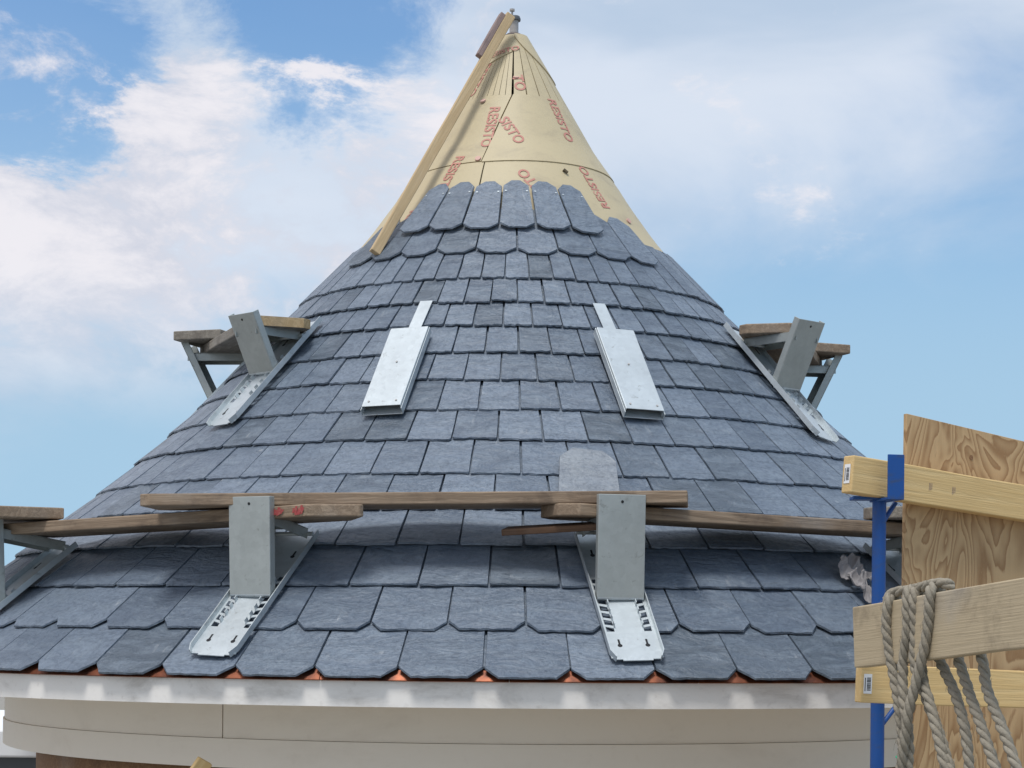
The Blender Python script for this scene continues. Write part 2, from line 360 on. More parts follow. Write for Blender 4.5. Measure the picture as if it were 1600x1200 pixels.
# slates: 62 to the course, half bond, bottom corners cut on the two eave courses and the two top ones (31 to the course)
TH = 2 * math.pi / 62
rowS = SS[1:16]
rowS = [x - S0 for x in rowS]
T = .0062
SEAT = .0105                                           # slates ride a little open, so each butt throws a dark line
def slate_mesh(wb, wt, length, clip, cliptop, rag):
    """outline (x across, y up) from the bottom edge; face at z = 0, back at z = -T, face edge chipped back"""
    hb, ht = wb / 2, wt / 2; pts = []
    def seg(a, b, n, j):
        for i in range(n):
            t = i / n; pts.append((a[0] + (b[0] - a[0]) * t + (random.uniform(-j, j) if i else 0), a[1] + (b[1] - a[1]) * t + (random.uniform(-j, j) if i else 0)))
    half = lambda y: hb + (ht - hb) * y / length
    if clip:
        cx, cy = clip
        a, b, c, d = (-hb + cx, 0), (hb - cx, 0), (half(cy), cy), (-half(cy), cy)
        corner = [a, b, c]; last = d
    else:
        c1, c2 = random.uniform(.001, .005), random.uniform(.001, .005)
        a, b = (-hb + c1, 0), (hb - c2, random.uniform(-.001, .002)); c = (half(.006), .006); d = (-half(.006), .006)
    seg(a, b, 8, rag); seg(b, c, 2, rag * .6)
    if cliptop:
        tx, ty = cliptop
        seg(c, (half(length - ty), length - ty), 4, rag * .5); seg((half(length - ty), length - ty), (ht - tx, length), 2, rag)
        seg((ht - tx, length), (-ht + tx, length), 4, rag); seg((-ht + tx, length), (-half(length - ty), length - ty), 2, rag)
        seg((-half(length - ty), length - ty), d, 4, rag * .5)
    else:
        seg(c, (ht, length), 4, rag * .5); seg((ht, length), (-ht, length), 1, 0); seg((-ht, length), d, 4, rag * .5)
    seg(d, a, 2, rag * .6)
    n = len(pts); mb = MB(); top = []
    for x, y in pts:
        ins = random.uniform(.0005, .0035)
        insx = .0010 if y > .01 else ins * .4
        iy = ins if y < (clip[1] * 1.05 + .002 if clip else .004) else 0
        top.append((x - math.copysign(insx, x), y + iy))
    vs = [(x, y, -random.uniform(0, .0008)) for x, y in top] + [(x, y, -T) for x, y in pts]
    mb.add(vs, [tuple(range(n)), tuple(range(n, 2 * n))[::-1]] + [(i, n + i, n + (i + 1) % n, (i + 1) % n) for i in range(n)])
    return mb
slates = []                                             # (projected size, mesh, matrix)
def slate_frame(phi, s, length, drop_b=0.0, lift=0.0, twist=0.0, seat=2.5):
    b = cone(phi, s, lift - drop_b); t = cone(phi, s + length, lift - seat * SEAT)
    U = (t - b).normalized(); rad = Vector((math.sin(phi), -math.cos(phi), 0)); S = Vector((math.cos(phi), math.sin(phi), 0))
    Nn = S.cross(U).normalized(); S = U.cross(Nn)
    Rm = Matrix.Rotation(twist, 3, Nn); S = Rm @ S; U = Rm @ U
    return mframe(b, S, U, Nn)
def psize(M, w, e):
    c = M.translation + Vector((M[0][1], M[1][1], M[2][1])) * e * .5; d = c - CAM
    u, v = PX + F * d.x / d.y, PY - F * d.z / d.y
    nn = Vector((M[0][2], M[1][2], M[2][2])); cosv = -nn.dot(d.normalized())
    if cosv <= .01 or u < -60 or u > 1420 or v > 1150 or (u > 1340 and v > 700): return 0
    return w * e * cosv * (F / d.y) ** 2
for i, s in enumerate(rowS):
    e = (rowS[i + 1] - s) if i < 14 else rowS[14] - rowS[13]
    two = i >= 13; step = 2 * TH if two else TH; n = 31 if two else 62
    ph0 = (-.1 + (.5 if i % 2 else 0)) * TH
    if i == 13: ph0 = .43 * TH
    if i == 14: ph0 = 1.46 * TH
    length = 2.08 * e if i < 13 else (.285 if i == 13 else .305)
    for k in range(n):
        phi = ph0 + (k + .5) * step
        phi = (phi + math.pi) % (2 * math.pi) - math.pi
        if i == 14 and not -3.0 * step < phi < 3.1 * step: continue
        if i == 13 and not -4.6 * step < phi < 4.7 * step: continue
        rb, rt = prof(s)[0], prof(s + length)[0]
        gapw = random.uniform(.0035, .0075)
        wb, wt = step * rb - gapw, step * rt - gapw
        jig = random.uniform(-.004, .004) if i else random.uniform(-.0015, .0015)
        clip = (.030 * wb / .25, .036 * wb / .25) if i in (0, 1) else ((wb * .26, wb * .19) if two else None)
        if i == 0: clip = (.041, .045)
        if i == 1: clip = (.034, .040)
        ct = (wt * .30, wt * .36) if two else None
        M = slate_frame(phi, s + jig, length, 0, random.uniform(-.0012, .0022) + (.006 if i == 14 else 0), random.uniform(-.006, .006), -.9 if i == 14 else (.9 if i == 13 else 2.5))
        slates.append((psize(M, wb, e), slate_mesh(wb, wt, length, clip, ct, .002 if i < 2 else (.0012 if two else .0032)), M))
for k in range(62):                                     # starter course under the eave slates, set back from the notches
    phi = (-.1 + k + 1.0) * TH; M = slate_frame(phi, .060, .20, 0, -.011, 0, 1.2)
    slates.append((0, slate_mesh(TH * prof(.06)[0] - .004, TH * prof(.26)[0] - .004, .20, None, None, .002), M))
slates.sort(key=lambda t: -t[0])
for sz, mb, M in slates[:300]: put('slate', mb, M_slate, roof, M)
rest = MB()
for sz, mb, M in slates[300:]: rest.add([M @ v for v in mb.v], mb.f)
put('slate_covering', rest, M_slate, roof, kind='stuff')
# copper-headed nails left showing on the top course
for sz, mb, M in slates:
    if M.translation.z > CZ + 1.51 and sz > 0:
        ln = max(v.y for v in mb.v); wt = max(v.x for v in mb.v)
        for sx in (-1, 1):
            p = M @ Vector((sx * wt * .62, ln * .76, 0)); nv = M.to_3x3() @ Vector((0, 0, 1)); 
            put('slate_nail', MB().tube([p - nv * .002, p + nv * .002], .0042, 8), M_galv_new, roof)

# insulation sheets on the bare tip
IS = prof  # surface
def under(q):                                           # the sheets run on beneath the top slates
    t = max(0, min(1, (rowS[14] + .40 - q) / .40)); return -.040 * t * t * (3 - 2 * t)
def sheet(fa, fb, s0, s1, n=.004, nu=26, nv=10, t=.022, kerf=0, kerf_s=None):
    """cone patch from s0(phi) to s1(phi), fa(t)..fb(t); a closed slab with real edges"""
    mb = MB()
    def slab(f0, f1, a0, a1, nu, nv):
        vs = []
        for lay in (n, n - t):
            for j in range(nv + 1):
                for i in range(nu + 1):
                    u, v = i / nu, j / nv
                    pa, pb = f0(v), f1(v); ph = pa + (pb - pa) * u
                    sa, sb = a0(ph), a1(ph); sq = sa + (sb - sa) * v
                    vs.append(cone(ph, sq, lay + under(sq)))
        o = (nu + 1) * (nv + 1); q = lambda i, j, l: l * o + j * (nu + 1) + i; fs = []
        for j in range(nv):
            for i in range(nu):
                fs += [(q(i, j, 0), q(i + 1, j, 0), q(i + 1, j + 1, 0), q(i, j + 1, 0)), (q(i, j, 1), q(i, j + 1, 1), q(i + 1, j + 1, 1), q(i + 1, j, 1))]
        for i in range(nu): fs += [(q(i, 0, 0), q(i, 0, 1), q(i + 1, 0, 1), q(i + 1, 0, 0)), (q(i, nv, 0), q(i + 1, nv, 0), q(i + 1, nv, 1), q(i, nv, 1))]
        for j in range(nv): fs += [(q(0, j, 0), q(0, j + 1, 0), q(0, j + 1, 1), q(0, j, 1)), (q(nu, j, 0), q(nu, j, 1), q(nu, j + 1, 1), q(nu, j + 1, 0))]
        mb.add(vs, fs)
    if kerf:
        slab(fa, fb, s0, lambda ph: kerf_s, nu, nv)
        for k in range(kerf):
            slab(lambda v, k=k: fa(1) + (fb(1) - fa(1)) * (k + .045) / kerf, lambda v, k=k: fa(1) + (fb(1) - fa(1)) * (k + .955) / kerf, lambda ph: kerf_s, s1, 2, 5)
    else: slab(fa, fb, s0, s1, nu, nv)
    return mb
def on_cone(px, py):
    p = hit(px, py); phi = math.atan2(p.x, -p.y); best = min((abs(prof(q * .002)[1] - p.z), q * .002) for q in range(0, 2000)); return phi, best[1]
pj, sj = on_cone(752, 257)             # where the seams meet
pt, st_ = on_cone(826, 92)
prr, srr = on_cone(925, 262)
K = lambda c: (lambda _: c)
ring_s = lambda ph: sj + .012 + (.012 * math.sin((ph - pj) * 1.3))
topS = SS[-1] - S0
ds = .0022
put_sheet = lambda mb, m=M_insul: put('insulation_sheet', mb, m, roof, smoothed=True, angle=40)
lo_s = K(rowS[13] + .02)
sh_low_l = put_sheet(sheet(K(-2.2), K(pj + .028), lo_s, lambda ph: ring_s(ph) - ds))
sh_low_r = put_sheet(sheet(K(pj + .040), K(2.2), lo_s, lambda ph: ring_s(ph) - ds))
put_sheet(sheet(K(2.204), K(2 * math.pi - 2.204), lo_s, lambda ph: sj + .02))
cap_s = topS - .30
seam_pts = [(p[1], p[0]) for p in (on_cone(752 + 74 * k / 10, 257 - 165 * k / 10) for k in range(11))]
def phi_of(q):
    for (a, pa), (b, pb) in zip(seam_pts, seam_pts[1:]):
        if q <= b: return pa + (pb - pa) * max(0, q - a) / max(1e-6, b - a)
    return seam_pts[-1][1]
seamf = lambda v: phi_of(sj + (cap_s - .10 - sj) * v)
sh_up_l = put_sheet(sheet(K(-2.2), lambda v: seamf(v) - .005 - .008 * v, lambda ph: ring_s(ph) + ds + .002, K(topS - .075), kerf=19, kerf_s=cap_s - .10))
sh_up_r = put_sheet(sheet(lambda v: seamf(v) + .006 + .010 * v, K(2.2), lambda ph: ring_s(ph) - .004, K(topS - .075), n=.008, kerf=9, kerf_s=cap_s - .10))
put_sheet(sheet(K(2.204), K(2 * math.pi - 2.204), K(sj + .024), K(topS - .075)))
pe, se = on_cone(772, 98); pf, sf = on_cone(814, 75); pg, sg_ = on_cone(838, 101)
sh_cap_l = put_sheet(sheet(K(-2.6), K(pf + .10), lambda ph: se + (sf - se) * max(-.4, (ph - pe)) / (pf - pe), K(topS - .055), n=.008, t=.008))
sh_cap_r = put_sheet(sheet(K(pf - .35), K(2.6), lambda ph: max(sf - .16, sf + .006 + (sg_ - sf) * (ph - pf) / (pg - pf)), K(topS - .055), n=.013, t=.006))
put_sheet(sheet(K(2.604), K(2 * math.pi - 2.604), K(cap_s + .004), K(topS - .055), n=.008, t=.008))
# printed lettering that follows the sheets
dg = None
def lettering(px, py, text, ang, size, parent, n):
    phi0, s0 = on_cone(px, py)
    cu = bpy.data.curves.new('lettering', 'FONT'); cu.body = text; cu.size = size; cu.align_x = 'CENTER'; cu.align_y = 'CENTER'; cu.offset = size * .022; cu.space_character = 1.02
    to = bpy.data.objects.new('lettering', cu); C.objects.link(to)
    me = bpy.data.meshes.new_from_object(to.evaluated_get(bpy.context.evaluated_depsgraph_get()))
    bpy.data.objects.remove(to)
    mb = MB(); ca, sa = math.cos(ang), math.sin(ang); vs = []
    for v in me.vertices:
        a, b = v.co.x * ca - v.co.y * sa, v.co.x * sa + v.co.y * ca
        r = prof(s0 + b)[0]; vs.append(cone(phi0 + a / max(r, .05), s0 + b, n + .0006 + under(s0 + b)))
    mb.add(vs, [tuple(p.vertices) for p in me.polygons])
    put('printed_lettering', mb, M_redink, parent)
bpy.context.view_layer.update()
DN = -math.pi / 2
W = 'RESISTO'
lettering(702, 276, W, DN - .10, .060, sh_low_l, .0052)
lettering(753, 122, W, DN - .02, .056, sh_up_l, .0052)
lettering(766, 200, W, DN - .02, .060, sh_up_l, .0052)
lettering(799, 207, 'SISTO', DN + .50, .060, sh_up_r, .0092)
lettering(810, 132, 'TO', DN + .15, .060, sh_up_r, .0092)
lettering(873, 190, W, DN + .02, .060, sh_up_r, .0092)
lettering(832, 285, 'SISTO', math.pi / 2 + .55, .060, sh_low_r, .0052)
lettering(928, 294, W, math.pi / 2 + .10, .060, sh_low_r, .0052)
lettering(785, 84, W, .30, .036, sh_cap_l, .0112)
lettering(620, 350, W, DN, .060, sh_low_l, .0052)
for px, py, par in ((748, 250, sh_up_l), (806, 123, sh_up_r), (665, 325, sh_low_l), (986, 340, sh_low_r), (880, 269, sh_low_r), (650, 372, sh_low_l), (756, 160, sh_up_l)):
    ph_, s_ = on_cone(px, py); p = cone(ph_, s_, under(s_) + .004); nv = Vector((p.x, p.y, .3)).normalized()
    if px != 880: put('fixing_washer', MB().tube([p, p + nv * .006], .012, 14), M_pink, par)
    else: put('torn_patch', MB().tube([p - nv * .004, p + nv * .008, p + nv * .009 + Vector((.012, 0, -.012))], .006, 6), M_gap_foam, par)

# ------------------------------------------------------------------ pipe and collar at the tip
axis = lambda z: Vector((0, 0, CZ + z))
fin = thing('roof_mast', 'short grey pipe stub with dark collar on the roof tip', 'mast', axis(2.36))
ZT = 2.42
put('collar', MB().lathe([(.056, CZ + ZT - .01), (.050, CZ + ZT + .012), (.042, CZ + ZT + .020), (.038, CZ + ZT + .056), (.030, CZ + ZT + .062), (.012, CZ + ZT + .07)], n=32), M_lead, fin, smoothed=True)
put('pipe', MB().tube([axis(ZT + .05), axis(ZT + .128)], .019, 18), M_steel, fin, smoothed=True)
put('cap', MB().lathe([(.001, CZ + ZT + .138), (.024, CZ + ZT + .136), (.028, CZ + ZT + .126), (.027, CZ + ZT + .118), (.001, CZ + ZT + .118)], n=24), M_dark, fin, smoothed=True)
bz = ZT + .137
put('bolt', MB().tube([axis(bz) + Vector((-.008, 0, 0)), axis(bz + .03) + Vector((-.008, 0, 0))], .004, 8).tube([axis(bz + .022) + Vector((-.008, 0, 0)), axis(bz + .030) + Vector((-.008, 0, 0))], .012, 6), M_steel, fin)

# ------------------------------------------------------------------ boards: a board is a prism in its own frame, x along, y across, z through
def board_obj(name, p0, p1, across, thick, wid, m, parent=None, ends=((0, 0), (0, 0)), bevel=.003, z_up=None, warp=.0):
    """p0-p1 centre line of the lower face; across = vector of its width; ends = corner cuts (depth along, depth across) at each end"""
    X = (p1 - p0).normalized(); Y = (across - X * across.dot(X)).normalized(); Z = X.cross(Y)
    ln = (p1 - p0).length; h = wid / 2; (a, b), (c, d) = ends
    o = [(0, -h + b), (a, -h)] if a else [(0, -h)]
    n = max(3, int(ln / .18))
    for k in range(1, n): o.append((ln * k / n, -h + random.uniform(-.0012, .0012)))
    o += [(ln - c, -h), (ln, -h + d), (ln, h - d), (ln - c, h)] if c else [(ln, -h), (ln, h)]
    for k in range(n - 1, 0, -1): o.append((ln * k / n, h + random.uniform(-.0012, .0012)))
    o += [(a, h), (0, h - b)] if a else [(0, h)]
    mb = MB().prism(o, 0, thick)
    for v in mb.v: v.z += warp * math.sin(v.x * 2.3) 
    return put(name, mb, m, parent, mframe(p0, X, Y, Z), bevel=bevel)

# batten strapped along the cone
bt = thing('timber_batten', 'long pale timber batten leaning up the bare insulated cone', 'batten', hit(590, 398))
a0 = hit(584, 399)
nrm = Vector((-.35, -.75, .45)).normalized()
a0 += nrm * .006; a1 = at(795, 27, 7.92)
ax = (a1 - a0).normalized(); acr = Vector((-.80, -.42, 0.0)).normalized(); acr = (acr - ax * acr.dot(ax)).normalized()
nn = ax.cross(acr)
if nn.y > 0: nn = -nn; acr = -acr
board_obj('timber', a0, a1, acr, .028, .040, M_batten, bt)
mid_ = a0 + (a1 - a0) * .80
off = acr * (.020 + .0105) * (1 if acr.x < 0 else -1)
board_obj('splice_piece', mid_ + off, a1 + off - ax * .02, acr, .028, .023, M_batten_dark, bt)

# ------------------------------------------------------------------ steel roof brackets
def channel(mb, p0, p1, side, nrm, wid, fl, t=.003, webout=True):
    """folded steel channel from p0 to p1: a web of the given width and two flanges along +nrm"""
    X = (p1 - p0).normalized(); ln = (p1 - p0).length; Y = (side - X * side.dot(X)).normalized(); Z = nrm - X * nrm.dot(X) - Y * nrm.dot(Y); Z.normalize()
    fr = (p0, X, Y, Z); h = wid / 2
    mb.box(0, ln, -h, h, 0, t, fr); mb.box(0, ln, -h, -h + t, t, fl, fr); mb.box(0, ln, h - t, h, t, fl, fr)
    return fr, ln
BW = .162
def base_plate(o, U, S, Nn, ln, parent, slots=True):
    fr = (o, U, S, Nn); mb = MB(); h = BW / 2; t = .003; z = .010
    mb.prism([(-.0, -h + .012), (.03, -h), (ln, -h), (ln, -h + t), (0.03, -h + t), (0, -h + .015)], z, z + .020, fr)
    mb.prism([(0.03, h - t), (ln, h - t), (ln, h), (.03, h), (0, h - .012), (0, h - .015)], z, z + .020, fr)
    y1, y2 = h - .012, h - .036                        # slots between y2 and y1
    mb.box(0, ln, -y2, y2, z, z + t, fr)
    for sg in (-1, 1):
        yo = sorted((sg * (h - t), sg * y1)); mb.box(.012, ln, yo[0], yo[1], z, z + t, fr)
        us = .135; mb.box(.006, us, *sorted((sg * y1, sg * y2)), z, z + t, fr)
        for k in range(7):
            u0 = us + .024 + k * .034
            pts = [(u0, sg * y1), (u0 + .010, sg * y1), (u0 + .004, sg * y2), (u0 - .008, sg * y2)]
            if sg > 0: pts = pts[::-1]
            mb.prism(pts, z, z + t, fr)
            mb.box(u0 - .004, u0 + .012, *sorted((sg * y2, sg * (y2 - .003))), z + t, z + .018, fr)
        mb.box(us + 7 * .034 + .02, ln, *sorted((sg * y1, sg * y2)), z, z + t, fr)
    bp = put('base_plate', mb, M_galv_new, parent)
    for sg in (-1, 1):
        for u in (.075, ln - .12):
            k = [(u + .004 * math.cos(a), sg * .042 + .004 * math.sin(a)) for a in [R(40 + 280 * i / 8) for i in range(9)]]
            c = [(u - .006 + .0075 * math.cos(R(q)), sg * .042 + .0075 * math.sin(R(q))) for q in range(0, 360, 36)]
            put('keyhole_shade', MB().prism(c, z + t, z + t + .0006, fr).box(u - .001, u + .022, sg * .042 - .003, sg * .042 + .003, z + t + .0001, z + t + .0008, fr), M_hole_shade, bp)  # no real opening: thin dark plates painted as keyhole shade
    put('rib', MB().box(.285, .293, -.03, .03, z + t, z + t + .004, fr), M_galv_new, bp)
    return bp
def bracket(px0, py0, px1, py1, label, group, rise=.04, us=.285, lean=2.0, over=.045, ln=None, ru=.02):
    o, U, S, Nn, l = frame(px0, py0, px1, py1); ln = ln or max(.55, min(.68, l))
    b = thing('roof_bracket', label, 'roof bracket', o, group)
    base_plate(o, U, S, Nn, ln, b)
    O = Vector((-U.x, -U.y, 0)).normalized(); Sh = Vector((-O.y, O.x, 0)); Z = Vector((0, 0, 1))
    if Sh.dot(S) < 0: Sh = -Sh
    root = o + U * (ln - ru) + Nn * .045
    hb = o + U * us + Nn * .022; hh = root.z + rise - hb.z
    E = hb + Z * hh + O * hh * math.tan(R(lean))
    ad = (E - root).normalized(); an = ad.cross(Sh); an = an if an.z < 0 else -an
    mb = MB(); channel(mb, root, E, Sh, an, .122, .034); put('arm', mb, M_galv, b, bevel=.0015)
    sdv = (E - hb).normalized(); top = E + sdv * over
    inn = (root - E); mb = MB(); channel(mb, hb + O * .006, top + O * .006, Sh, inn, .146, .030)
    stt = put('strut', mb, M_galv, b, bevel=.0015)
    pz = top - sdv * .022 + O * .006; nv = Sh.cross(sdv); nv = nv if nv.dot(O) > 0 else -nv
    put('bolt_hole_shade', MB().tube([pz + nv * .0002, pz + nv * .0012], .0045, 10), M_hole_shade, stt)  # dark disc on the face, painted as the shade of a hole
    put('hinge_rod', MB().tube([hb - Sh * .072, hb + Sh * .072], .006, 10), M_galv_new, b, smoothed=True)
    put('pivot_bolt', MB().tube([root + an * .018 - Sh * .079, root + an * .018 + Sh * .079], .007, 8), M_galv_new, b)
    return dict(root=root, E=E, O=O, S=Sh, top=top, Z=(root.z + E.z) / 2, o=o, U=U, N=Nn)
GL, GU = 'roof brackets along the eave', 'roof brackets around the upper roof'
# bearing of each bracket about the tower, from those seen clearly
lb = {}
lb[1] = bracket(331, 1029, 466, 838, 'galvanised roof bracket under the red-marked plank, above the eave', GL)
lb[2] = bracket(997, 1037, 934, 836, 'galvanised roof bracket beside the loose wood strip, above the eave', GL)
def by_bearing(deg, s, label, group, **kw):
    ph = R(deg); a, b = cone(ph, s), cone(ph, s + .64); d = b - a
    def px(p): q = p - CAM; x, y = F * q.x / q.y, -F * q.z / q.y; ca, sa = math.cos(ROLL), math.sin(ROLL); return PX + x * ca - y * sa, PY + x * sa + y * ca
    U = d.normalized(); Sd = Vector((math.cos(ph), math.sin(ph), 0)); Nn = Sd.cross(U)
    global frame
    keep = frame; frame = lambda *_: (a, U, Sd, Nn, .64)
    r = bracket(0, 0, 0, 0, label, group, **kw); frame = keep; return r
def bearing(b): return math.degrees(math.atan2(b['o'].x, -b['o'].y))
d1, d2 = bearing(lb[1]), bearing(lb[2]); stp = d2 - d1
print('lower bracket bearings', d1, d2)
lb[0] = by_bearing(d1 - stp + .5, .015, 'galvanised roof bracket where two planks overlap by the open sky', GL)
lb[3] = by_bearing(d2 + stp, .03, 'galvanised roof bracket behind the blue scaffold post with a rag', GL)
ub = {}
ub[1] = bracket(347, 668, 486, 508, 'open galvanised roof bracket under the yellow-ended plank on the upper roof', GU, lean=26, ru=.10, rise=.0)
ub[2] = bracket(1288, 690, 1146, 520, 'open galvanised roof bracket above the blue scaffold post', GU, lean=26, ru=.10, rise=.0)
u1, u2 = bearing(ub[1]), bearing(ub[2]); print('upper bracket bearings', u1, u2)
su = sum((math.hypot(ub[k]['o'].x, ub[k]['o'].y) for k in (1, 2))) / 2
s_of = lambda b: min((abs(prof(q * .004)[1] - b['o'].z), q * .004) for q in range(0, 700))[1]
ub[0] = by_bearing(-94, s_of(ub[1]), 'edge-on galvanised roof bracket under the stacked grey planks', GU, lean=26, ru=.10, rise=.0)
ub[3] = by_bearing(97, s_of(ub[2]), 'edge-on galvanised roof bracket under the paired brown planks', GU, lean=26, ru=.10, rise=.0)

def folded(px0, py0, px1, py1, sx, sy, label):
    o, U, S, Nn, ln = frame(px0, py0, px1, py1)
    b = thing('roof_bracket', label, 'roof bracket', o, 'folded roof brackets')
    mb = MB(); channel(mb, o + Nn * .010, o + U * ln + Nn * .010, S, Nn, .150, .026); put('base_plate', mb, M_galv_new, b, bevel=.0012)
    mb = MB(); channel(mb, o + U * .01 + Nn * .044, o + U * (ln - .004) + Nn * .042, S, -Nn, .142, .028); lid = put('strut', mb, M_galv_new, b, bevel=.0015)
    mb = MB(); channel(mb, o + U * .06 + Nn * .034, o + U * (ln - .03) + Nn * .033, S, -Nn, .122, .018); put('arm', mb, M_galv, b)
    top = hit(sx, sy); st0 = o + U * (ln - .03) + Nn * .013; st1 = top + Nn * .006
    X = (st1 - st0).normalized(); Y = (S - X * S.dot(X)).normalized(); Zz = X.cross(Y)
    put('hanger_strap', MB().box(0, (st1 - st0).length, -.024, .024, 0, .003, (st0, X, Y, Zz)), M_galv_new, b)
    for u, v in ((.035, .05), (ln * .55, 0), (.035, -.05)):
        p = o + U * u + S * v + Nn * .0445; put('rivet', MB().tube([p, p + Nn * .002], .004, 8), M_steel, lid)
folded(599, 652, 645, 525, 667, 472, 'folded galvanised roof bracket lying flat, right of the yellow-ended plank')
folded(1004, 658, 956, 527, 935, 476, 'folded galvanised roof bracket lying flat, above the loose pale slate')

# ------------------------------------------------------------------ planks across the brackets
def lane(b, t, up=.0): return b['root'].lerp(b['E'], t) + Vector((0, 0, up + .001))
def plank(name, a, b, wid, m, label, ends, group='scaffold planks', thick=.038, zlift=(0, 0), warp=0):
    a = a + Vector((0, 0, zlift[0])); b = b + Vector((0, 0, zlift[1])); X = b - a; Y = Vector((0, 0, 1)).cross(X)
    return tag(board_obj(name, a, b, Y, thick, wid, m, None, ends, bevel=.004, warp=warp), label, 'plank', group)
def chord(b0, b1, t0, t1, e0, e1, **k):
    a, b = lane(b0, t0), lane(b1, t1); X = (b - a).normalized(); return a - X * e0, b + X * e1
t_out = .38
pB = chord(lb[0], lb[1], t_out, t_out, .02, .34)
o = plank('plank', *pB, .235, M_plank, 'weathered plank with red spray marks on its edge, under the long plank', ((0, 0), (.13, .11)))
red_par = o
pC = chord(lb[2], lb[3], t_out, t_out, .20, .10)
plank('plank', *pC, .235, M_plank, 'weathered plank running behind the blue scaffold post', ((.05, .05), (0, 0)))
# long straight plank on top of both
la_, lb_ = lane(lb[1], .44), lane(lb[2], .44); X = (lb_ - la_).normalized(); a, b = la_ - X * .40, lb_ + X * .24
plank('plank', a, b, .235, M_plank, 'long straight weathered plank laid on top across two steel brackets', ((.04, .02), (0, 0)), zlift=(.041, .041))
X = (lb[0]['S']).normalized(); c = lane(lb[0], .6); ang = Matrix.Rotation(-R(15), 3, 'Z')
Xd = ang @ X
plank('plank', c - Xd * 1.0, c + Xd * .22, .235, M_plank, 'weathered plank end lying on top beside the open sky', ((0, 0), (0, 0)), zlift=(.041, .041))
X = (lb[3]['S']).normalized(); c = lane(lb[3], .6); Xd = Matrix.Rotation(R(15), 3, 'Z') @ X
plank('plank', c - Xd * .24, c + Xd * 1.0, .235, M_plank_grey, 'grey plank end just left of the blue scaffold post', ((.03, .04), (0, 0)), zlift=(.041, .041))
p0, p1 = at(789, 835, 5.93), at(945, 826, 5.86)
tag(board_obj('wood_strip', p0, p1, Vector((0, 1, .15)), .020, .09, M_strip), 'thin brown wood strip wedged beneath the plank by the steel bracket', 'wood strip')
# upper roof
def uplank(b0, b1, lab, m):
    a, b = chord(b0, b1, .32, .34, .11, .12); return plank('plank', a, b, .225, m, lab, ((.03, .03), (0, 0))), a, b
po, a, b = uplank(ub[1], ub[0], 'grey plank with a fresh yellow cut end on the upper roof', M_plank_grey)
h_ = .1125; cut = [(-.0015, -h_ + .03), (.03, -h_ - .0015), (.034, -h_ - .0015), (.0015, -h_ + .0302), (.0015, h_ - .0302), (.034, h_ + .0015), (.03, h_ + .0015), (-.0015, h_ - .03)]
put('cut_end', MB().prism(cut, .002, .036), M_plank_new, po, po.matrix_basis)
uplank(ub[2], ub[3], 'brown plank against the slates above the blue post', M_plank)
for bb, sg, lab, m in ((ub[0], -1, 'grey plank stacked on top over the edge-on bracket', M_plank_grey), (ub[3], 1, 'brown plank stacked on top over the edge-on bracket', M_plank)):
    X = Matrix.Rotation(R(15) * sg, 3, 'Z') @ bb['S']; X = X if X.x * sg < 0 else X
    Xb = bb['S'] * sg; Xd = Matrix.Rotation(R(15) * sg, 3, 'Z') @ Xb
    c = lane(bb, .60); plank('plank', c - Xd * .16, c + Xd * .7, .22, m, lab, ((0, 0), (0, 0)), zlift=(.041, .041))

# loose slate resting on the long plank
o_, U, S, Nn, ln = frame(921, 792, 917, 707)
ls = slate_mesh(.205, .185, .27, None, (.042, .055), .001)
ob = put('loose_slate', ls, M_slate_dust, None, mframe(o_ + U * (ln - .27) + Nn * .014, S, U, Nn)); tag(ob, 'loose pale dusty slate with cut top corners lying on the roof', 'slate')

# red spray on the plank edge
fr = red_par.matrix_basis
dist = (pB[1] - pB[0]).length
for u, wd in ((dist - .285, .065), (dist - .175, .035)):
    mb = MB()
    for k in range(int(wd * 220)):                        # a smear of slanted strokes
        x = u + wd * k / int(wd * 220) + random.uniform(-.002, .002); z0_, z1_ = random.uniform(.004, .013), random.uniform(.024, .035); sl = random.uniform(.004, .014); ww = random.uniform(.004, .008)
        y = -.1175 - .0020 - .0001 * k; mb.add([(x, y, z0_), (x + ww, y, z0_ + .002), (x + ww + sl, y, z1_), (x + sl * .8, y, z1_ + .001)], [(0, 1, 2, 3)])
    put('red_spray_mark', mb, M_redmark, red_par, fr)

# ------------------------------------------------------------------ rag on the bracket behind the blue post
def rag(px, py, up, sx, sz, seed, amp=1.0):
    rr = random.Random(seed); c = hit(px, py); n = 40; vs = []; ph = [rr.uniform(0, 6.28) for _ in range(8)]
    phi = math.atan2(c.x, -c.y); S = Vector((math.cos(phi), math.sin(phi), 0)); U = Vector((-math.sin(phi) * .77, math.cos(phi) * .77, .63)); Nv = S.cross(U)
    cr = lambda q: 1 - abs(math.sin(q)) ** .55
    for j in range(n + 1):
        for i in range(n + 1):
            u, v = i / n - .5, j / n - .5; wv = .35 * math.sin(3 * v + ph[3])
            f = .020 * cr(u * 5 + wv * 2 + v * 2.5 + ph[0]) + .014 * cr(v * 5 - u * 4 + wv + ph[1]) + .008 * cr((u * 1.3 - v) * 8 + ph[2])
            rim = 1 + .16 * math.sin(math.atan2(v, u) * 3 + ph[4]) + .08 * math.sin(math.atan2(v, u) * 7 + ph[5])
            vs.append(c + S * u * sx * rim + U * v * sz * rim + Nv * (.010 + f * amp + up * max(0, v + .3)))
    fs = [(j * (n + 1) + i, j * (n + 1) + i + 1, (j + 1) * (n + 1) + i + 1, (j + 1) * (n + 1) + i) for j in range(n) for i in range(n)]
    o = put('rag', MB().add(vs, fs), M_rag, smoothed=True, angle=60)
    so = o.modifiers.new('solid', 'SOLIDIFY'); so.thickness = .002
    return o
tag(rag(1326, 900, .03, .10, .095, 3), 'crumpled grey rag draped on the slates left of the blue post', 'rag')
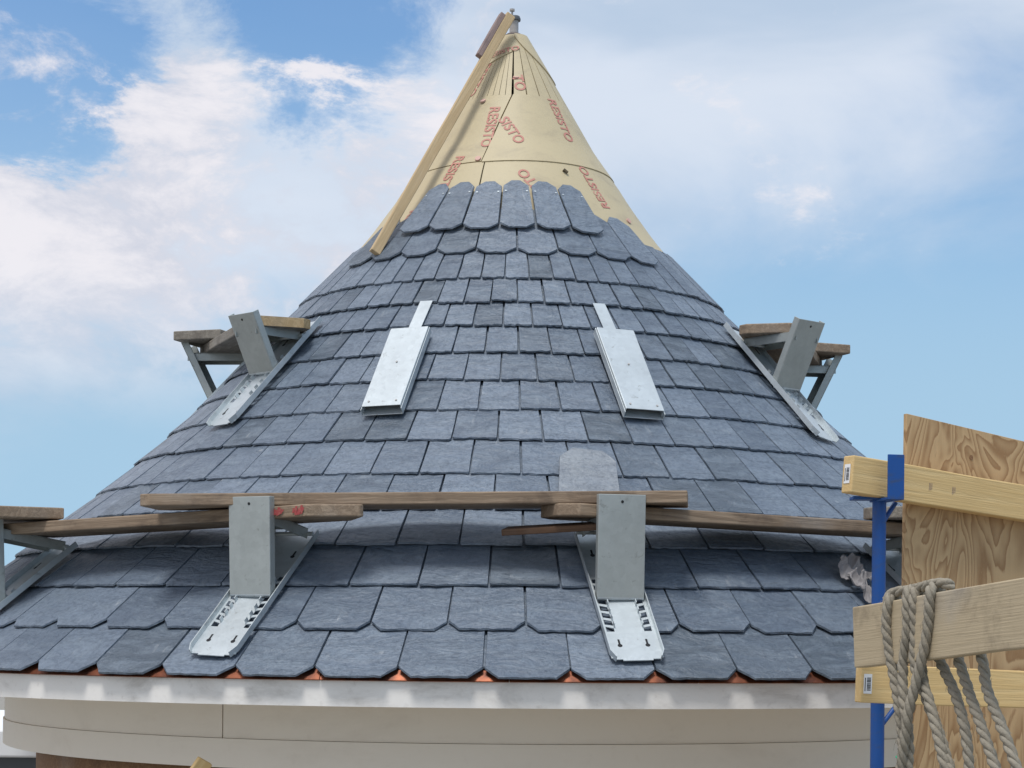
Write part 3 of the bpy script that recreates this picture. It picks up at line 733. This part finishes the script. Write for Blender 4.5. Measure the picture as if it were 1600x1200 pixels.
tag(rag(1346, 930, .02, .05, .13, 9, 1.2), 'pale twisted strip of cloth lying against the blue post', 'rag')

# ------------------------------------------------------------------ scaffold at the right
def pole(name, a, b, r, m, par): return put(name, MB().tube([a, b], r, 20), m, par, smoothed=True)
pd = 4.66
sp_ = thing('scaffold_post', 'blue painted steel scaffold post holding the guard rail', 'scaffold post', Vector((at(1373, 900, pd).x, at(1373, 900, pd).y, 0)))
pt_ = at(1374, 782, pd); pb_ = Vector((pt_.x, pt_.y, 0))
pole('post', pb_, pt_, .0170, M_blue, sp_)
hold = at(1399, 745, 4.585)
put('rail_holder', MB().box(-.021, .021, -.006, .0, -.055, .053, (hold, Vector((.97, .22, 0)), Vector((-.22, .97, 0)), Vector((0, 0, 1)))).box(-.021, .021, .0, .11, -.055, -.049, (hold, Vector((.97, .22, 0)), Vector((-.22, .97, 0)), Vector((0, 0, 1)))), M_blue, sp_, bevel=.0015)
put('seat_plate', MB().box(-.068, .05, -.03, .03, -.004, .004, (at(1374, 779, pd), Vector((1, 0, 0)), Vector((0, 1, 0)), Vector((0, 0, 1)))), M_blue, sp_, bevel=.0015)
pole('brace', at(1378, 818, pd), at(1399, 786, 4.70), .006, M_blue, sp_)
pole('brace', at(1376, 1135, pd), at(1404, 1098, 4.70), .006, M_blue, sp_)
def rail(name, px0, py0, d0, px1, py1, d1, h, th, m, label, cat, group=None, bevel=.003, ext=0):
    """board seen by its wide face; pixel points are the centre of the near face"""
    a, b = at(px0, py0, d0), at(px1, py1, d1); X = (b - a).normalized(); b = b + X * ext
    Yv = Vector((0, 0, 1)); Yv = (Yv - X * X.z).normalized(); Z = X.cross(Yv); Z = Z if Z.y < 0 else -Z
    o = board_obj(name, a - Z * th, b - Z * th, Yv if X.cross(Yv).y < 0 else -Yv, th, h, m, None, ((0, 0), (0, 0)), bevel)
    return tag(o, label, cat, group), (a, X, Yv, Z)
r1, f1 = rail('guard_rail', 1332, 740, 4.57, 1610, 787, 4.86, .089, .038, M_stud, 'new yellow timber rail in the blue holder with barcode sticker', 'timber rail', ext=.6)
r2, f2 = rail('guard_rail', 1345, 1068, 4.48, 1600, 1078, 4.56, .089, .038, M_stud, 'new yellow timber rail behind the hanging rope with barcode sticker', 'timber rail', ext=.6)
r3, f3 = rail('worn_board', 1333, 996, 4.42, 1600, 957, 3.80, .140, .032, M_board, 'worn wide board with rope looped over its top edge', 'board', ext=.25)
# plywood sheet
a = at(1413, 922, 4.72); b = at(1600, 945, 4.92); X = (b - a); X.z = 0; X.normalize(); Zv = Vector((0, 0, 1)); Yn = X.cross(Zv); Yn = Yn if Yn.y > 0 else -Yn
tl = at(1416, 646, 4.72); tr = at(1600, 690, 4.92)
h0 = tl.z - a.z; h1 = tr.z - a.z; wx = (tr - a).dot(X)
pts = [(-.006, -1.2), (1.0, -1.2), (1.0, h0 + (h1 - h0) * 1.0 / wx), (.003, h0)]
ply = put('plywood_sheet', MB().add([(x, y, z) for y in (0, .012) for x, z in pts], [(0, 1, 2, 3), (7, 6, 5, 4), (0, 4, 5, 1), (1, 5, 6, 2), (2, 6, 7, 3), (3, 7, 4, 0)]), M_ply, None, mframe(a, X, Yn, Zv), bevel=.001)
tag(ply, 'upright plywood sheet with bold wavy grain behind the rails', 'plywood')
kp = (X * (at(1516, 715, 4.83) - a).dot(X)); 
k0 = a + kp + Zv * (at(1516, 715, 4.83).z - a.z)
put('knot', MB().tube([k0 - Yn * .0002, k0 - Yn * .0012], .006, 12), M_brown, ply)
def sticker(o, S, Uv, Nn, w_, h_, par):
    b = put('barcode_label', MB().box(-w_ / 2, w_ / 2, -h_ / 2, h_ / 2, .0005, .0012, (o, S, Uv, Nn)), M_label, par)
    rr = random.Random(5); y = -h_ * .34; mb = MB()
    while y < h_ * .34:
        q = rr.choice((.0007, .0012, .0018)); mb.box(-w_ * .12, w_ * .36, y, y + q, .0012, .0016, (o, S, Uv, Nn)); y += q + rr.choice((.0009, .0014))
    put('barcode', mb, M_ink, b)
    put('print_line', MB().box(-w_ * .38, -w_ * .28, -h_ * .38, h_ * .3, .0012, .0016, (o, S, Uv, Nn)), M_ink, b)
a_, X_, Y_, Z_ = f1
sticker(a_ - Z_ * .019 + Y_ * .001, -Z_ if (-Z_).x > 0 else Z_, Y_, -X_, .021, .046, r1)
a_, X_, Y_, Z_ = f2
sticker(a_ + X_ * .017, X_, Y_, Z_, .020, .046, r2)
for u, s_ in ((.14, .006), (.215, .008)):
    a_, X_, Y_, Z_ = f1; mb = MB()
    for k in range(3): mb.box(u + .10 + k * .004, u + .1012 + k * .004, -.010 + s_ * k * .3, .009, .0004, .0008, (a_, X_, Y_, Z_))
    put('grade_stamp', mb, M_batten_dark, r1)

# ------------------------------------------------------------------ rope: three-strand, looped over the worn board
def catmull(P, n=14):
    P = [P[0] * 2 - P[1]] + P + [P[-1] * 2 - P[-2]]; out = []
    for i in range(1, len(P) - 2):
        for k in range(n):
            t = k / n; a, b, c, d = P[i - 1:i + 3]
            out.append(.5 * ((2 * b) + (c - a) * t + (2 * a - 5 * b + 4 * c - d) * t * t + (3 * b - a - 3 * c + d) * t ** 3))
    return out + [P[-2]]
FIB = MB()
def strand_rope(path, rad, par, pitch=.075, phase=0.0):
    path = [p + Vector((random.uniform(-.003, .003), random.uniform(-.002, .002), 0)) for p in path]; pts = catmull(path); res = [pts[0]]; step = .0055; acc = 0      # resample evenly
    for p, q in zip(pts, pts[1:]):
        l = (q - p).length; d = step - acc
        while d <= l: res.append(p + (q - p) * (d / l)); d += step
        acc = l - (d - step)
    t0 = (res[1] - res[0]).normalized(); A = t0.cross(Vector((0, 1, .3))).normalized(); fr = []
    for i, p in enumerate(res):
        t = (res[min(i + 1, len(res) - 1)] - res[max(i - 1, 0)]).normalized(); A = (A - t * A.dot(t)).normalized(); fr.append((p, A.copy(), t.cross(A)))
    for k in range(3):
        hp = []
        for i, (p, A_, B_) in enumerate(fr):
            a = -2 * math.pi * i * step / pitch + 2 * math.pi * k / 3 + phase; hp.append(p + (A_ * math.cos(a) + B_ * math.sin(a)) * rad * .52)
        rs = [rad * (.56 + .035 * math.sin(i * .37 + k * 2 + phase) + random.uniform(-.03, .03)) for i in range(len(hp))]
        put('strand', MB().tube(hp, rs, 8), M_rope, par, smoothed=True, angle=80)
    for i in range(0, len(fr), 2):                          # stray fibres
        p, A_, B_ = fr[i]; a = random.uniform(0, 6.28); d = A_ * math.cos(a) + B_ * math.sin(a); t = (fr[min(i + 1, len(fr) - 1)][0] - p)
        q0 = p + d * rad * .95; l = random.uniform(.006, .016) * (2 if random.random() < .06 else 1)
        q1 = q0 + d * l * .35 + (t.normalized() if t.length else d) * l * random.choice((-.8, .8)); FIB.tube([q0, (q0 + q1) / 2 + d * l * .1, q1], .00045, 3, False)
rope = thing('rope', 'thick twisted natural fibre rope hung in loops over the worn board', 'rope', at(1440, 930, 4.1))
RD = .0115
def dboard(px): return 4.42 + (3.80 - 4.42) * (px - 1333) / 267          # depth of the worn board's face along its length
def top_y(px): return 950 - (px - 1332) * .183
def loop(pts, ph):                                                     # pixel points with a depth offset from the board's face
    strand_rope([at(x, y, dboard(x if x < 1600 else 1600) + d) for x, y, d in pts], RD, rope, phase=ph)
f_ = -.022
loop([(1402, 945, .06), (1398, 931, .02), (1390, 936, f_), (1387, 975, f_ - .005), (1392, 1030, f_), (1400, 1080, f_), (1408, 1130, f_), (1415, 1215, f_)], 0)
loop([(1434, 930, .06), (1426, 921, .02), (1420, 930, f_), (1416, 985, f_ - .01), (1409, 1040, f_ - .01), (1410, 1090, f_ - .02), (1421, 1150, f_ - .02), (1420, 1215, f_ - .02)], 1)
loop([(1448, 928, .06), (1436, 920, .02), (1430, 932, f_ + .006), (1428, 985, f_ + .006), (1430, 1040, f_ + .01), (1446, 1090, f_ + .02), (1464, 1140, f_ + .02), (1490, 1215, f_ + .02)], 2)
loop([(1470, 922, .06), (1462, 916, .02), (1455, 925, f_ - .012), (1447, 985, f_ - .02), (1436, 1050, f_ - .03), (1422, 1110, f_ - .045), (1414, 1160, f_ - .05), (1405, 1215, f_ - .05)], .5)
loop([(1383, 940, f_ + .005), (1398, 926, .0), (1424, 922, .008), (1450, 915, .004), (1474, 911, .01), (1490, 918, .05)], 1.4)
loop([(1440, 1040, .02), (1442, 1070, f_), (1455, 1110, f_), (1468, 1160, f_), (1480, 1215, f_)], 2.2)
for q, (x0, x1, x2, x3) in enumerate(((1462, 1490, 1508, 1516), (1492, 1512, 1534, 1560), (1527, 1543, 1568, 1592))):   # strands hanging behind the board
    loop([(x0 - 6, 990, .075), (x0 + 6, 1030, .07), (x1, 1080, .05), (x2, 1140, .045), (x3, 1215, .045)], q)
put('stray_fibres', FIB, M_rope, rope, kind='stuff')
gt = at(1407, 1182, dboard(1407) - .075)
put('green_tape', MB().tube([gt + Vector((-.006, 0, -.006)), gt + Vector((.006, 0, .007))], .0075, 10), M_green, rope, smoothed=True)

# ------------------------------------------------------------------ small things at the lower left
wb_ = thing('flat_roof_edge', 'low white roof edge with dark gutter line below the turret', 'roof edge', at(-60, 1200, 9.2))
z1 = at(20, 1138, 9.2).z
put('white_cap', MB().box(-6.5, -2.0, 1.05, 3.2, z1 - .13, z1), M_white, wb_, bevel=.01)
put('gutter_line', MB().box(-6.5, -2.0, 1.10, 3.1, z1 - .20, z1 - .132), M_dark, wb_)
put('lower_wall', MB().box(-6.4, -2.1, 1.2, 3.0, 0, z1 - .202), M_white, wb_)
a = at(296, 1206, 5.6); b = at(332, 1189, 5.75)
tag(board_obj('plywood_offcut', at(305, 1215, 5.8), at(322, 1190, 5.8), Vector((1, .5, 0)), .018, .05, M_stud), 'pale plywood offcut poking up below the cream frieze', 'offcut')
